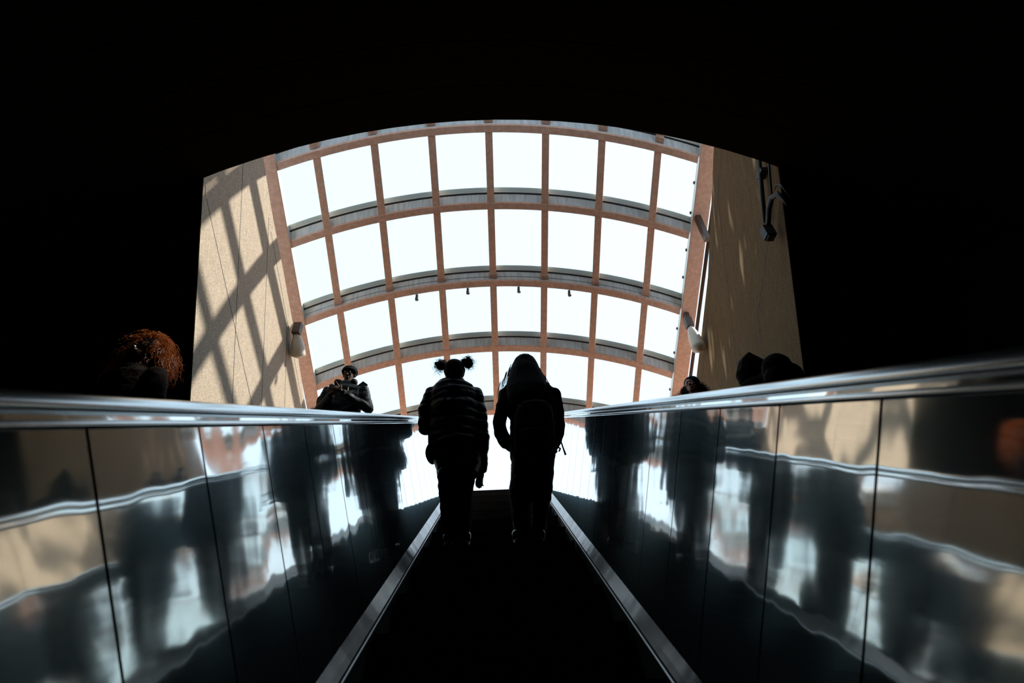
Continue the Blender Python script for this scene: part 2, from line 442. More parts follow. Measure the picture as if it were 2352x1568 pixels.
pl = parapet('wall_left', XL, -.35, M['wall'],
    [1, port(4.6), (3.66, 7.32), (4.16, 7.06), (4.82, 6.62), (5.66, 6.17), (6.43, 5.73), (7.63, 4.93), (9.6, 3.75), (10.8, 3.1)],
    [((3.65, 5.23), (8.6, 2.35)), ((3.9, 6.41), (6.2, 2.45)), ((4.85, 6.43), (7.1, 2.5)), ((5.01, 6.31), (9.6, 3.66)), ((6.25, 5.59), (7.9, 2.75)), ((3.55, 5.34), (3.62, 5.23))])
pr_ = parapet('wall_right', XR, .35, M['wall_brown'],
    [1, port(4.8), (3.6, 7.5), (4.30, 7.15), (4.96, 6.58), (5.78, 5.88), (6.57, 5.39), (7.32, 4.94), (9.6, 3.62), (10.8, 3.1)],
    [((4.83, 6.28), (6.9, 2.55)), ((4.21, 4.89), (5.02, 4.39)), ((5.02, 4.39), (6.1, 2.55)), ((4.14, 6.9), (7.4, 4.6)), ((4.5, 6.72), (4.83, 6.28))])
# ------------------------------------------------------------------ glazed canopy
K0, KY, KZ, KD, KPSI, KR, DE, EN = .0397, 4.4074, 8.1224, -.4987, .4363, 9.3893, .1014, .3763
KS = [0, 1.2555, 2.6636, 3.9903, 5.42]
dv = V((0, math.cos(KD), math.sin(KD))); ku = V((0, -math.sin(KPSI), math.cos(KPSI)))
def can(s, th, r=0.): return V((K0, KY, KZ))+dv*s+V((1, 0, 0))*(KR+r)*math.sin(th)+ku*((KR+r)*math.cos(th)-KR)
canopy = thing('glass_canopy', 'arched glass entrance canopy with pinkish bronze ribs and beams grey with reflected sky', 'canopy', (K0, KY, LZ))
def arcbox(bm, s0, s1, th0, th1, r0, r1, n=30, mi=0):
    ths = [th0+(th1-th0)*i/n for i in range(n+1)]
    loft(bm, [[can(s0, t, r0), can(s1, t, r0), can(s1, t, r1), can(s0, t, r1)] for t in ths], mi=mi)
BW = .062    # half width of a rib
for i, s in enumerate(KS):
    bm = bmesh.new(); arcbox(bm, s-.055, s+.055, -EN, EN, -.02, .012)
    beam = obj('arch_flange', bm, M['frame'], canopy)
    bm = bmesh.new(); arcbox(bm, s-.012, s+.012, -EN, EN, .0121, .20)
    if i in (2,): arcbox(bm, s-.03, s+.03, -EN, EN, .10, .125)
    obj('beam_web', bm, M['web'], canopy)
    bm = bmesh.new(); arcbox(bm, s-.03, s+.03, -EN, EN, .2001, .215); obj('gasket', bm, M['gap'], canopy)
    bm = bmesh.new(); arcbox(bm, s-.035, s+.045, -EN, EN, .2151, .31); obj('glazing_channel', bm, M['alu'], canopy)
# lengthwise ribs: bay by bay; above arches 0 and 2 they end in a bracket on the beam face
def rib(s0, s1, r0, r1, th, stub=False):
    bm = bmesh.new()
    w = BW/KR
    for mi, wa, ra, rb in ((0, w, -.012, .03), (1, w*.62, .03, .22)):
        a = []
        for s, r in ((s0, r0), (s1, r1)):
            a.append([can(s, th-wa, r+ra), can(s, th+wa, r+ra), can(s, th+wa, r+rb), can(s, th-wa, r+rb)])
        loft(bm, a, mi=mi)
    return obj('glazing_bar', bm, [M['frame'], M['alu']], canopy)
bays = [(-1.1, 0, .10, .10), (0, KS[1], .0, .0), (KS[1], KS[2], .0, .09), (KS[2], KS[3], 0., 0.), (KS[3], KS[4], 0., .0)]
for bi, (a, b, ra, rb) in enumerate(bays):
    for j in range(-3, 4):
        bracket = bi in (0, 2)
        o = rib(a+(.056 if bi else 0), b-.058 if not bracket else b-.03, ra, rb, j*DE)
        if bracket:
            bm = bmesh.new(); w = (BW+.012)/KR
            loft(bm, [[can(s, j*DE-w, rb+q0), can(s, j*DE+w, rb+q0), can(s, j*DE+w, rb+q1), can(s, j*DE-w, rb+q1)] for s, q0, q1 in ((b-.11, -.03, -.0121), (b-.03, -.03, -.0121))])
            loft(bm, [[can(b-.075, j*DE-w*.1, rb-.0125+q), can(b-.075, j*DE+w*.1, rb-.0125+q), can(b-.11, j*DE+w*.1, rb-.0125+q), can(b-.11, j*DE-w*.1, rb-.0125+q)] for q in (-.03, .0)])
            obj('end_bracket', bm, M['frame'], o)
# panes
GR = .235
for a, b in [(0, KS[1]), (KS[1], KS[2]), (KS[2], KS[3]), (KS[3], KS[4])]:
    th = [-EN]+[j*DE for j in range(-3, 4)]+[EN]
    for t0, t1 in zip(th, th[1:]):
        bm = bmesh.new(); loft(bm, [[can(s, t0+.002, GR), can(s, t1-.002, GR), can(s, t1-.002, GR+.012), can(s, t0+.002, GR+.012)] for s in (a+.04, b-.04)])
        obj('glass_pane', bm, M['glass'], canopy)
# added opaque slab over the portal, sized to shade the left wall's top
bm = bmesh.new(); arcbox(bm, -.40, -.05, -EN-.03, EN+.03, .315, .40); obj('shade_slab', bm, M['tunnel'], canopy)
# edge beams with a pale inner channel and bolts
for s in (-1, 1):
    bm = bmesh.new()
    en = EN if s < 0 else EN+.005; bw = .235 if s < 0 else .265
    arcbox(bm, -1.1, KS[4]+.15, s*en, s*(en+bw/KR), -.06, -.03, 2)
    arcbox(bm, -1.1, KS[4]+.15, s*(en+.05/KR), s*(en+.08/KR), -.0301, .25, 2)
    o = obj('edge_beam', bm, M['frame'], canopy)
    bm = bmesh.new()
    loft(bm, [[can(q, s*(en-.012/KR), -.05), can(q, s*(en-.0005/KR), -.05), can(q, s*(en-.06/KR), .31), can(q, s*(en-.10/KR), .31)] for q in (-1.1, KS[4]+.15)])
    obj('side_channel', bm, M['alu'], o)
    bm = bmesh.new(); arcbox(bm, -1.1, KS[4]+.15, s*(en+(bw+.012)/KR), s*(en+(bw+.075)/KR), -.02, .03, 2); obj('outer_gutter', bm, M['lamp_dark'], o)
    for a in (.45, .95, 1.6, 2.1, 3.1, 3.6, 4.4):
        bm = bmesh.new(); c = can(a, s*(EN-.030/KR), .08); ball(bm, c, (.016, .03, .03)); obj('bolt', bm, M['lamp_dark'], o)
# posts carrying the edge beams out on the wall heads
for s, x in ((-1, XL-.12), (1, XR+.12)):
    for a in ((.9, 2.66, 4.4) if s > 0 else (4.4,)):
        c = can(a, s*(EN+.1/KR), 0)
        bm = bmesh.new(); abox(bm, c.x-.04, c.x+.04, c.y-.05, c.y+.05, c.z-.62, c.z-.03); obj('support_post', bm, M['lamp_dark'], canopy)
# round pendants under the third arch
for j, lab in ((-1.5, 'leftmost of four'), (-.5, 'second from left of four'), (.5, 'third from left of four'), (1.5, 'rightmost of four')):
    c = can(KS[2]+.10, j*DE, -.02)
    bm = bmesh.new(); tube(bm, [c+ku*.03, c-V((0, 0, .03))], .028, 12); tube(bm, [c-V((0, 0, .03)), c-V((0, 0, .085))], .034, 14)
    o = obj('downlight', bm, M['pipe'], loc=c); tag(o, lab+' small dark cylinder downlights under the middle canopy arch', 'downlight', 'downlights under the canopy')

# ------------------------------------------------------------------ fittings on the walls
# flood lamp on each edge beam
def flood(x, pa, pb, X, label):
    a = atx(*pa, X); b = atx(*pb, X)
    t = thing('flood_lamp', label, 'lamp', a)
    d = (b-a)
    bm = bmesh.new(); k = 10
    tube(bm, [a+d*(i/k) for i in range(k+1)], [.02+.095*math.sin(min(1, i/k*1.15)*PI/2)**.7 if i < k else .03 for i in range(k+1)], 20)
    obj('lamp_shell', bm, M['lamp_white'], t, True)
    bm = bmesh.new(); abox(bm, a.x-.06, a.x+.06, a.y-.05, a.y+.05, a.z-.04, a.z+.17); ball(bm, a, .055)
    obj('bracket', bm, M['lamp_dark'], t)
flood(-1, (681, 762), (686, 822), -3.17, 'pale egg-shaped lamp on the left edge beam above the sunlit wall')
flood(1, (1584, 748), (1608, 806), 3.38, 'cream cone-shaped lamp on the right edge beam beside the brown wall')
# pipe run and camera box on the right wall
X = 3.44
t = thing('pipe_run', 'dark conduit pipes running down the right wall from the tunnel mouth', 'pipe', atx(1745, 372, X))
bm = bmesh.new(); tube(bm, [atx(1741, 340, X), atx(1750, 440, X), atx(1757, 512, X)], .028, 10); obj('conduit', bm, M['pipe'], t, True)
bm = bmesh.new(); tube(bm, [atx(1764, 350, X), atx(1768, 400, X), atx(1772, 445, X)], .014, 10); obj('conduit', bm, M['pipe'], t, True)
bm = bmesh.new(); c = atx(1751, 398, X+.03); abox(bm, c.x-.05, c.x+.05, c.y-.07, c.y+.07, c.z-.03, c.z+.03); obj('clamp', bm, M['pipe'], t)
t = thing('security_camera', 'black box camera on a curved arm, hanging by the right wall', 'camera', atx(1763, 535, X))
bm = bmesh.new(); tube(bm, [atx(1764, 520, X-.03), atx(1766, 480, X-.03), atx(1772, 455, X-.03), atx(1785, 446, X-.02), atx(1800, 455, X), atx(1808, 470, X+.05)], [.03, .032, .034, .034, .03, .02], 12); obj('arm', bm, M['pipe'], t, True)
bm = bmesh.new(); tube(bm, [atx(1778, 435, X), atx(1783, 424, X), atx(1793, 424, X), atx(1803, 436, X), atx(1815, 452, X+.06)], .010, 8); obj('cable', bm, M['pipe'], t, True)
bm = bmesh.new(); c = atx(1764, 534, X-.05); box(bm, c, (.06, 0, 0), V((0, .06, 0))*.9, V((0, 0, .085))); box(bm, c-V((0, .0, .095)), (.045, 0, 0), (0, .045, 0), (0, 0, .015)); obj('housing', bm, M['pipe'], t)

# ------------------------------------------------------------------ people
def skull(bm, c, k=1., rot=Matrix.Identity(3)):
    """head looking along local -Y; c = centre of the skull, eyes on its mid height"""
    def b(p, r, rr=None):
        ball(bm, c+rot@(V(p)*k), tuple(q*k for q in r), rot if rr is None else rot@rr)
    b((0, .01, .025), (.074, .092, .088))          # cranium
    b((0, -.025, -.035), (.058, .062, .075))       # face
    b((0, -.055, -.095), (.030, .026, .022))       # chin
    b((0, -.035, -.075), (.048, .045, .035))       # jaw
    b((0, -.078, .022), (.045, .012, .010))        # brow
    b((0, -.092, -.022), (.011, .016, .026))       # nose bridge
    b((0, -.102, -.038), (.015, .013, .010))       # nose tip
    b((-.012, -.095, -.042), (.009, .009, .007)); b((.012, -.095, -.042), (.009, .009, .007))
    b((0, -.085, -.066), (.024, .010, .006)); b((0, -.084, -.078), (.021, .010, .007))   # lips
    for s in (-1, 1):
        b((s*.036, -.072, -.022), (.018, .012, .014))  # cheek
        b((s*.076, .012, -.005), (.008, .018, .030))   # ear
def face_parts(parent, c, k=1., rot=Matrix.Identity(3)):
    for s in (-1, 1):
        bm = bmesh.new(); ball(bm, c+rot@(V((s*.031, -.078, .002))*k), .011*k); e = obj('eye', bm, M['eye'], parent, True)
        bm = bmesh.new(); ball(bm, c+rot@(V((s*.031, -.0865, .001))*k), .0045*k); obj('iris', bm, M['pupil'], e, True)
def hand(bm, w, fwd, side, curl=.6, k=1.):
    """w wrist, fwd pointing along the hand, side towards the thumb; palm faces the third axis"""
    fwd = fwd.normalized(); side = (side-fwd*side.dot(fwd)).normalized(); pn = fwd.cross(side)
    rot = Matrix((side, fwd, pn)).transposed()
    ball(bm, w+fwd*.045*k, (.040*k, .050*k, .017*k), rot)
    limb(bm, [w-fwd*.03*k, w+fwd*.02*k], [.027*k, .028*k])
    for i, (o, L) in enumerate(((.030, .075), (.011, .083), (-.009, .077), (-.028, .060))):
        p = w+fwd*.082*k+side*o*k; d = fwd; pts = [p]
        for sg in (.45, .30, .25):
            p = p+d*L*sg*k; pts.append(p)
            ax = Matrix.Rotation(-curl*(1+.12*i), 3, side); d = (ax@d).normalized()
        limb(bm, pts, [.0095*k, .009*k, .0082*k, .007*k])
    p = w+fwd*.03*k+side*.033*k; d = (fwd*.75+side*.65).normalized()
    limb(bm, [p, p+d*.034*k, p+d*.034*k+(d+fwd*.6-pn*.4).normalized()*.027*k, p+d*.034*k+(d+fwd*.9-pn*.9).normalized()*.050*k], [.013*k, .011*k, .0095*k, .008*k])
def rows(bm, data, Y, ry, n=24, yoff=None):
    """closed loft through pixel rows (py, xl, xr): elliptical sections standing in the plane at depth Y"""
    rings = []
    for i, (py, xl, xr) in enumerate(data):
        yy = Y+(yoff[i] if yoff else 0)
        a = at(xl, py, yy); b = at(xr, py, yy); c = (a+b)/2; rx = abs(b.x-a.x)/2
        r = ry[i] if isinstance(ry, (list, tuple)) else ry
        rings.append([V((c.x+rx*math.copysign(abs(math.cos(q))**.9, math.cos(q)), c.y+r*math.sin(q), c.z)) for q in [2*PI*k/n for k in range(n)]])
    loft(bm, rings)
def shoe(parent, c, toe, L=.25):
    """c heel ground point, toe = direction"""
    toe = toe.normalized(); sd = V((toe.y, -toe.x, 0)); rot = Matrix((sd, toe, V((0, 0, 1)))).transposed()
    bm = bmesh.new()
    ball(bm, c+toe*.05+V((0, 0, .05)), (.036, .052, .048), rot); ball(bm, c+toe*(L*.68)+V((0, 0, .034)), (.043, .085, .032), rot)
    ball(bm, c+toe*(L*.4)+V((0, 0, .05)), (.037, .09, .04), rot); limb(bm, [c+toe*.06+V((0, 0, .06)), c+toe*.055+V((0, 0, .115))], [.04, .042])
    o = obj('shoe', bm, M['shoe'], parent); remesh(o, .008, 4)
    bm = bmesh.new()
    pts = []
    for k in range(20):
        a = 2*PI*k/20; pts.append((math.cos(a)*(.040+.006*math.sin(a)), math.sin(a)*L*.5))
    loft(bm, [[c+sd*x+toe*(L*.49+y)+V((0, 0, z)) for x, y in pts] for z in (.001, .022)])
    obj('sole', bm, M['gap'], o)
def curls(bm, roots, length, rad, turns, rcurl, grav=.5, n=16, spread=.3, jitter=.02):
    for p, d in roots:
        d = (d+V([random.uniform(-spread, spread) for _ in range(3)])).normalized()
        L = length*random.uniform(.6, 1.25); x, y = frame_of(d); ph = random.uniform(0, 6.28); tn = turns*random.uniform(.7, 1.3); rc = rcurl*random.uniform(.6, 1.3)
        pts = []
        for i in range(n+1):
            q = i/n
            c = p+d*L*q*(1-.25*q*grav)+V((0, 0, -1))*L*grav*q*q*.7
            a = ph+tn*2*PI*q; pts.append(c+(x*math.cos(a)+y*math.sin(a))*rc*min(1, q*3))
        tube(bm, pts, [rad*(1-.55*i/n) for i in range(n+1)], 4)
def sphere_roots(c, r, n, cond=lambda v: True):
    out = []
    while len(out) < n:
        v = V([random.gauss(0, 1) for _ in range(3)]).normalized()
        if cond(v): out.append((c+V((v.x*r[0], v.y*r[1], v.z*r[2])), v))
    return out
def step_top(y):
    """height of the tread under this y"""
    k = math.floor((y-3.474)/.4+1e-6); yy = 3.474+.4*k
    lo_, hi_ = -6., 14.
    for _ in range(40):
        md = (lo_+hi_)/2
        if path(md)[0].y < yy: lo_ = md
        else: hi_ = md
    return path(lo_)[0].z+.001, yy

# --- girl with two hair puffs (seen from behind, left)
YA = 3.66
zt, yn = step_top(YA)
g1 = thing('person', 'person with two curly hair puffs and black puffer jacket, seen from behind', 'person', (at(1046, 1200, YA).x, YA, zt))
ax = at(1033, 1230, YA).x; bx = at(1068, 1230, YA).x
hc = at(1044, 858, YA-.02)
bm = bmesh.new()
skull(bm, hc, .98, Matrix.Rotation(PI+.25, 3, 'Z'))
sh = at(1044, 905, YA); limb(bm, [hc+V((0, 0, -.06)), sh, at(1045, 1000, YA), at(1045, 1060, YA)], [.052, .09, .10, .11])
limb(bm, [at(1025, 1085, YA), V((ax, YA, zt+.42)), V((ax, YA, zt+.09))], [.07, .045, .035]); limb(bm, [at(1062, 1085, YA), V((bx, YA, zt+.42)), V((bx, YA, zt+.09))], [.07, .045, .035])
rw = at(1105, 1078, YA+.04); limb(bm, [sh, at(1095, 908, YA), at(1107, 1000, YA), rw], [.08, .045, .036, .026])
hand(bm, rw, at(1100, 1112, YA+.08)-rw, at(1070, 1095, YA+.1)-at(1100, 1095, YA+.04), .5, .92)
le = at(978, 978, YA+.0); lw = at(1000, 955, YA+.26)
limb(bm, [sh, at(990, 910, YA), le, lw], [.08, .045, .036, .026]); hand(bm, lw, V((.35, .5, .35)), V((0, -.2, 1)), .5, .92)
limb(bm, [V((ax, YA, zt+.09)), V((ax, YA+.12, zt+.04))], [.035, .03]); limb(bm, [V((bx, YA, zt+.09)), V((bx, YA+.12, zt+.04))], [.035, .03])
remesh(obj('body', bm, M['skin'], g1), .0065, 3)
bm = bmesh.new()
rows(bm, [(872, 1022, 1066), (878, 1006, 1070), (890, 996, 1084), (905, 986, 1098), (925, 984, 1102), (960, 985, 1105), (1000, 984, 1106), (1030, 988, 1107), (1055, 994, 1106), (1075, 1001, 1104), (1092, 1006, 1096), (1100, 1012, 1090)],
     YA, [.07, .10, .12, .135, .15, .155, .16, .165, .165, .16, .15, .12])
limb(bm, [at(992, 905, YA), at(977, 945, YA), at(978, 980, YA+.02), at(990, 962, YA+.2), lw], [.065, .063, .062, .055, .05])
limb(bm, [at(1093, 905, YA), at(1103, 950, YA), at(1107, 1000, YA), at(1107, 1045, YA+.02), at(1107, 1074, YA+.04)], [.062, .06, .058, .052, .042])
limb(bm, [at(1010, 890, YA-.06), at(1044, 896, YA-.11), at(1078, 890, YA-.06)], [.035, .05, .035])
jk = remesh(obj('jacket', bm, M['jacket'], g1), .011, 3, .012, 7, (.5, .5, 2.6))
bm = bmesh.new()
rows(bm, [(1075, 1004, 1050), (1095, 1005, 1054), (1125, 1006, 1057), (1150, 1010, 1058), (1180, 1012, 1057), (1210, 1015, 1055), (1228, 1018, 1052)], YA, [.12, .11, .10, .085, .08, .075, .07])
rows(bm, [(1075, 1040, 1096), (1095, 1044, 1090), (1125, 1056, 1088), (1150, 1060, 1084), (1180, 1061, 1082), (1210, 1060, 1080), (1228, 1058, 1078)], YA, [.12, .11, .10, .085, .08, .075, .07])
remesh(obj('trousers', bm, M['trouser'], g1), .010, 3, .010, 12, (1, 1, 1.5))
shoe(g1, V((ax, YA-.06, zt)), V((-.15, 1, 0))); shoe(g1, V((bx, YA-.06, zt)), V((.12, 1, 0)))
bm = bmesh.new(); ball(bm, hc+V((0, -.01, .03)), (.094, .108, .098)); ball(bm, hc+V((0, -.05, -.02)), (.082, .06, .08))
hr = remesh(obj('hair', bm, M['hair'], g1), .008, 2, .003, 40)
for px, py in ((1013, 838), (1073, 832)):
    c = at(px, py, YA-.02); bm = bmesh.new(); ball(bm, c, (.048, .05, .042)); 
    for v in bm.verts: v.co += V((noise.noise(v.co*30), noise.noise(v.co*30+V((5, 0, 0))), noise.noise(v.co*30+V((0, 5, 0)))))*.02
    sgn = -1 if px < 1044 else 1
    curls(bm, sphere_roots(c, (.03, .03, .028), 150), .048, .0016, 1.6, .009, .25, 12, .5)
    curls(bm, sphere_roots(c, (.035, .03, .03), 26, lambda v: v.x*sgn > .1), .070, .0013, 2.0, .010, .3, 14, .5)
    obj('hair_puff', bm, M['hair'], hr)
# bag on her left hip
b = at(985, 1040, YA-.02)
bm = bmesh.new(); ball(bm, b+V((.012, 0, 0)), (.036, .09, .075)); ball(bm, b+V((.025, 0, -.035)), (.036, .10, .04))
bag = remesh(obj('shoulder_bag', bm, M['pack'], loc=b), .01, 4, .004, 14)
tag(bag, 'small black bag at the left hip of the person with hair puffs', 'bag')
bm = bmesh.new(); tube(bm, [b+V((0, 0, .06)), at(985, 960, YA-.17), at(1030, 905, YA-.17), at(1070, 892, YA-.10)], .009, 6); st = obj('strap', bm, M['pack'], bag)

# --- long haired figure with backpack (seen from behind, right)
YB = 3.68
zt, yn = step_top(YB)
g2 = thing('person', 'long-haired person with head bowed and hands in pockets, seen from behind', 'person', (at(1220, 1200, YB).x, YB, zt))
ax = at(1192, 1230, YB).x; bx = at(1245, 1230, YB).x
hc = at(1204, 856, YB+.02)
bm = bmesh.new(); skull(bm, hc, 1.0, Matrix.Rotation(PI, 3, 'Z')@Matrix.Rotation(-.35, 3, 'X'))
sh = at(1215, 905, YB); limb(bm, [hc+V((0, 0, -.07)), sh, at(1222, 1000, YB), at(1222, 1055, YB)], [.055, .10, .11, .12])
for px, fx in ((1195, ax), (1245, bx)):
    limb(bm, [at(px, 1075, YB), V((fx, YB, zt+.44)), V((fx, YB, zt+.09)), V((fx, YB+.12, zt+.04))], [.075, .048, .036, .03])
for sgn, sp, ep, wp in ((-1, (1158, 905), (1146, 985), (1176, 1022)), (1, (1272, 912), (1284, 985), (1268, 1030))):
    w = at(*wp, YB+.08); limb(bm, [sh, at(*sp, YB), at(*ep, YB-.02), w], [.08, .05, .04, .028]); hand(bm, w, V((-sgn*.3, .35, -1)), V((0, 1, .3)), .5)
remesh(obj('body', bm, M['skin'], g2), .0065, 3)
bm = bmesh.new()
rows(bm, [(868, 1178, 1232), (880, 1164, 1256), (893, 1156, 1268), (910, 1150, 1278), (930, 1152, 1283), (960, 1171, 1285), (990, 1171, 1286), (1015, 1171, 1284), (1035, 1170, 1276), (1055, 1173, 1272), (1064, 1176, 1268)],
     YB, [.09, .12, .135, .145, .15, .155, .155, .155, .15, .145, .13])
limb(bm, [at(1272, 905, YB), at(1281, 950, YB), at(1283, 985, YB-.02), at(1276, 1012, YB+.04), at(1268, 1026, YB+.08)], [.06, .058, .056, .05, .045])
remesh(obj('jacket', bm, M['hoodie'], g2), .011, 3, .008, 9, (1, 1, 1.8))
bm = bmesh.new()
limb(bm, [at(1162, 905, YB), at(1153, 940, YB-.02), at(1147, 972, YB-.03), at(1150, 995, YB-.02), at(1163, 1017, YB+.04), at(1176, 1026, YB+.08)], [.060, .058, .056, .056, .052, .045])
sl = obj('sleeve', bm, M['sleeve'], g2); remesh(sl, .010, 4, .007, 12); sl['label'] = 'dark brown sleeve'
bm = bmesh.new()
rows(bm, [(1040, 1172, 1224), (1075, 1174, 1222), (1110, 1172, 1222), (1132, 1168, 1221), (1150, 1171, 1218), (1180, 1175, 1212), (1205, 1180, 1213), (1228, 1182, 1216)], YB, [.13, .125, .11, .10, .09, .08, .08, .08])
rows(bm, [(1040, 1219, 1276), (1075, 1225, 1272), (1110, 1225, 1270), (1132, 1224, 1267), (1150, 1223, 1264), (1180, 1222, 1258), (1205, 1221, 1252), (1228, 1222, 1247)], YB, [.13, .125, .11, .10, .09, .08, .08, .08])
remesh(obj('trousers', bm, M['trouser'], g2), .009, 2, .009, 13, (1, 1, 1.4))
shoe(g2, V((at(1190, 1240, YB).x, YB-.07, zt)), V((-.1, 1, 0))); shoe(g2, V((at(1237, 1240, YB).x, YB-.07, zt)), V((.22, 1, 0)))
bm = bmesh.new()
rows(bm, [(818, 1196, 1212), (820.5, 1189, 1220), (827, 1182, 1228), (838, 1176, 1235), (852, 1171, 1241), (866, 1167, 1249), (880, 1163, 1255), (895, 1162, 1257), (915, 1166, 1250), (935, 1174, 1240)],
     YB-.02, [.03, .06, .085, .10, .112, .115, .12, .125, .11, .06], yoff=[.0, 0, 0, 0, -.01, -.02, -.03, -.05, -.08, -.11])
hr = remesh(obj('hair', bm, M['hair'], g2), .008, 2, .003, 30, (2, 2, .3))
bm = bmesh.new()
for i in range(60):
    s = -1 if i % 2 else 1; q = random.random()
    p = at(1204+s*(26+30*q)+random.uniform(-3, 3), 834+46*q, YB-.02)
    tube(bm, [p, p+V((s*.012, -.02, -.06)), p+V((s*(.02+.012*random.random()), -.03, -.13)), p+V((s*(.018+.03*random.random()), -.03, -.19))], [.0022, .0018, .0014, .0006], 4)
obj('loose_strands', bm, M['hair'], hr)
# backpack
c = at(1226, 975, YB-.22)
bp = thing('backpack', 'black backpack worn by the long-haired person with hands in pockets', 'backpack', c)
bm = bmesh.new()
rows(bm, [(925, 1200, 1252), (932, 1188, 1266), (950, 1183, 1271), (985, 1180, 1275), (1015, 1181, 1276), (1030, 1184, 1274), (1037, 1196, 1262)], YB-.24, [.05, .085, .10, .11, .115, .11, .08])
remesh(obj('main_bag', bm, M['pack'], bp), .010, 5, .004, 12)
bm = bmesh.new()
rows(bm, [(985, 1196, 1258), (990, 1192, 1262), (1022, 1192, 1263), (1027, 1197, 1258)], YB-.34, [.03, .045, .05, .03])
remesh(obj('front_pocket', bm, M['pack'], bp), .009, 3)
for s in (-1, 1):
    a = at(1204 if s < 0 else 1250, 935, YB-.16); bm = bmesh.new()
    tube(bm, [a, a+V((s*.02, .08, .06)), a+V((s*.04, .20, .03)), a+V((s*.05, .27, -.12)), a+V((s*.07, .2, -.30)), a+V((s*.06, .02, -.38))], [.012, .017, .017, .017, .012, .01], 8); obj('shoulder_strap', bm, M['pack'], bp)
bm = bmesh.new(); tube(bm, [at(1276, 1008, YB-.2), at(1289, 1015, YB-.2), at(1294, 1030, YB-.2), at(1299, 1044, YB-.2)], [.007, .006, .006, .008], 6); obj('loose_strap', bm, M['pack'], bp)
bm = bmesh.new(); tube(bm, [at(1281, 1026, YB-.2), at(1287, 1030, YB-.2), at(1284, 1036, YB-.2)], .007, 6); obj('buckle', bm, M['pack'], bp)

# --- people riding the outer escalators; built in metres round their own standing point
def standing(x, y, zt, head, label, top, legs='trouser', facing=PI, W=.20, arms=None, headrot=None, skin='skin', k=1., coat_len=.52, hood=None):
    """head = centre of the skull in world space; facing = angle of the body about Z (0 looks towards -Y)"""
    g = thing('person', label, 'person', (x, y, zt))
    R = Matrix.Rotation(facing, 3, 'Z'); B = V((x, y, zt)); H = head.z+.12-zt
    def L(a, b, c): return B+R@V((a, b, c))
    hx = head.x-x; hy = head.y-y
    rot = headrot or R
    neck = head+V((0, 0, -.115)); zs = H*.80
    S = B+V((hx*.8, hy*.8, zs)); pel = B+V((hx*.2, hy*.2, H*.51))
    def O(p, a, b, c=0): return p+R@V((a, b, c))
    bm = bmesh.new(); skull(bm, head, k, rot)
    limb(bm, [head+V((0, 0, -.05)), neck, S, (S+pel)/2, pel], [.05, .052, .10, .105, .12])
    for s in (-1, 1):
        limb(bm, [O(pel, s*.09, 0), L(s*.10, 0, H*.28), L(s*.10, .01, .09), L(s*.11, -.12, .045)], [.085, .055, .04, .032])
    hands = []
    for s in (-1, 1):
        if arms: e, w, f, sd = arms[s]
        else: e, w, f, sd = (s*.27, .03, H*.60-zs), (s*.26, -.04, H*.46-zs), (0, -.1, -1), (0, -1, 0)
        e = O(S, *e); w = O(S, *w); hands.append((e, w))
        limb(bm, [O(S, s*W*.85, 0), e, w], [.05, .042, .028]); hand(bm, w, R@V(f), R@V(sd), .55)
    remesh(obj('body', bm, M[skin], g), .0065, 3)
    face_parts(g, head, k, rot)
    bm = bmesh.new()
    n = 24
    def ring(p, rx, ry): return [O(p, rx*math.cos(2*PI*q/n), ry*math.sin(2*PI*q/n)) for q in range(n)]
    hem = B+V((hx*.2, hy*.2, H*(1-coat_len)))
    loft(bm, [ring(neck+V((0, 0, -.01)), .07, .075), ring(S+V((0, 0, .05)), W*.62, .10), ring(S, W*.95, .125), ring(S.lerp(pel, .3), W*.93, .14), ring(S.lerp(pel, .75), W*.84, .135), ring(hem, W*.92, .15), ring(hem-V((0, 0, .02)), W*.86, .135)])
    for s, (e, w) in zip((-1, 1), hands): limb(bm, [O(S, s*W*.82, 0), e, e.lerp(w, .5), e.lerp(w, .88)], [.068, .062, .055, .046])
    if hood:
        for p, r in hood: ball(bm, p, r)
    remesh(obj('jacket', bm, M[top], g), .011, 3, .009, 9, (1, 1, 2))
    bm = bmesh.new()
    loft(bm, [ring(pel+V((0, 0, .05)), .15, .12), ring(pel-V((0, 0, .06)), .17, .13), ring(pel-V((0, 0, .12)), .165, .12)])
    for s in (-1, 1): limb(bm, [O(pel, s*.085, 0, -.02), L(s*.10, 0, H*.28), L(s*.10, .01, .11)], [.092, .07, .062])
    remesh(obj('trousers', bm, M[legs], g), .011, 3, .008, 12)
    for s in (-1, 1): shoe(g, L(s*.105, .06, .0), R@V((s*.12, -1, 0)))
    return g, S, R, O

# man with round cap and phone, riding down on the left
xC = -1.93; yC = 5.52; zC, _ = step_top(yC)
hd = at(802, 860, yC-.05)
capz = hd.z
arms = {-1: ((-.27, -.02, -.28), (-.06, -.27, -.21), (.7, -.25, .25), (0, 0, 1)), 1: ((.33, -.02, -.30), (.03, -.29, -.19), (-.7, -.25, .3), (0, 0, 1))}
gC, S, R, O = standing(xC, yC, zC, hd, 'man in a round dark cap and parka looking down at a phone', 'parka', facing=0., W=.275, arms=arms, headrot=Matrix.Rotation(.18, 3, 'X'), k=.98)
bm = bmesh.new(); ball(bm, hd+V((0, .012, .048)), (.104, .112, .078)); ball(bm, hd+V((0, -.02, .03)), (.098, .09, .035))
remesh(obj('cap', bm, M['cap'], gC), .008, 2, .003, 30)
bm = bmesh.new()   # turned up collar with two flaps
a = at(770, 884, yC-.12); b_ = at(752, 893, yC-.12)
limb(bm, [O(S, -.10, -.05, .09), O(S, 0, .10, .11), O(S, .10, -.05, .09)], [.05, .06, .05])
remesh(obj('collar', bm, M['parka'], gC), .010, 3, .006, 20)
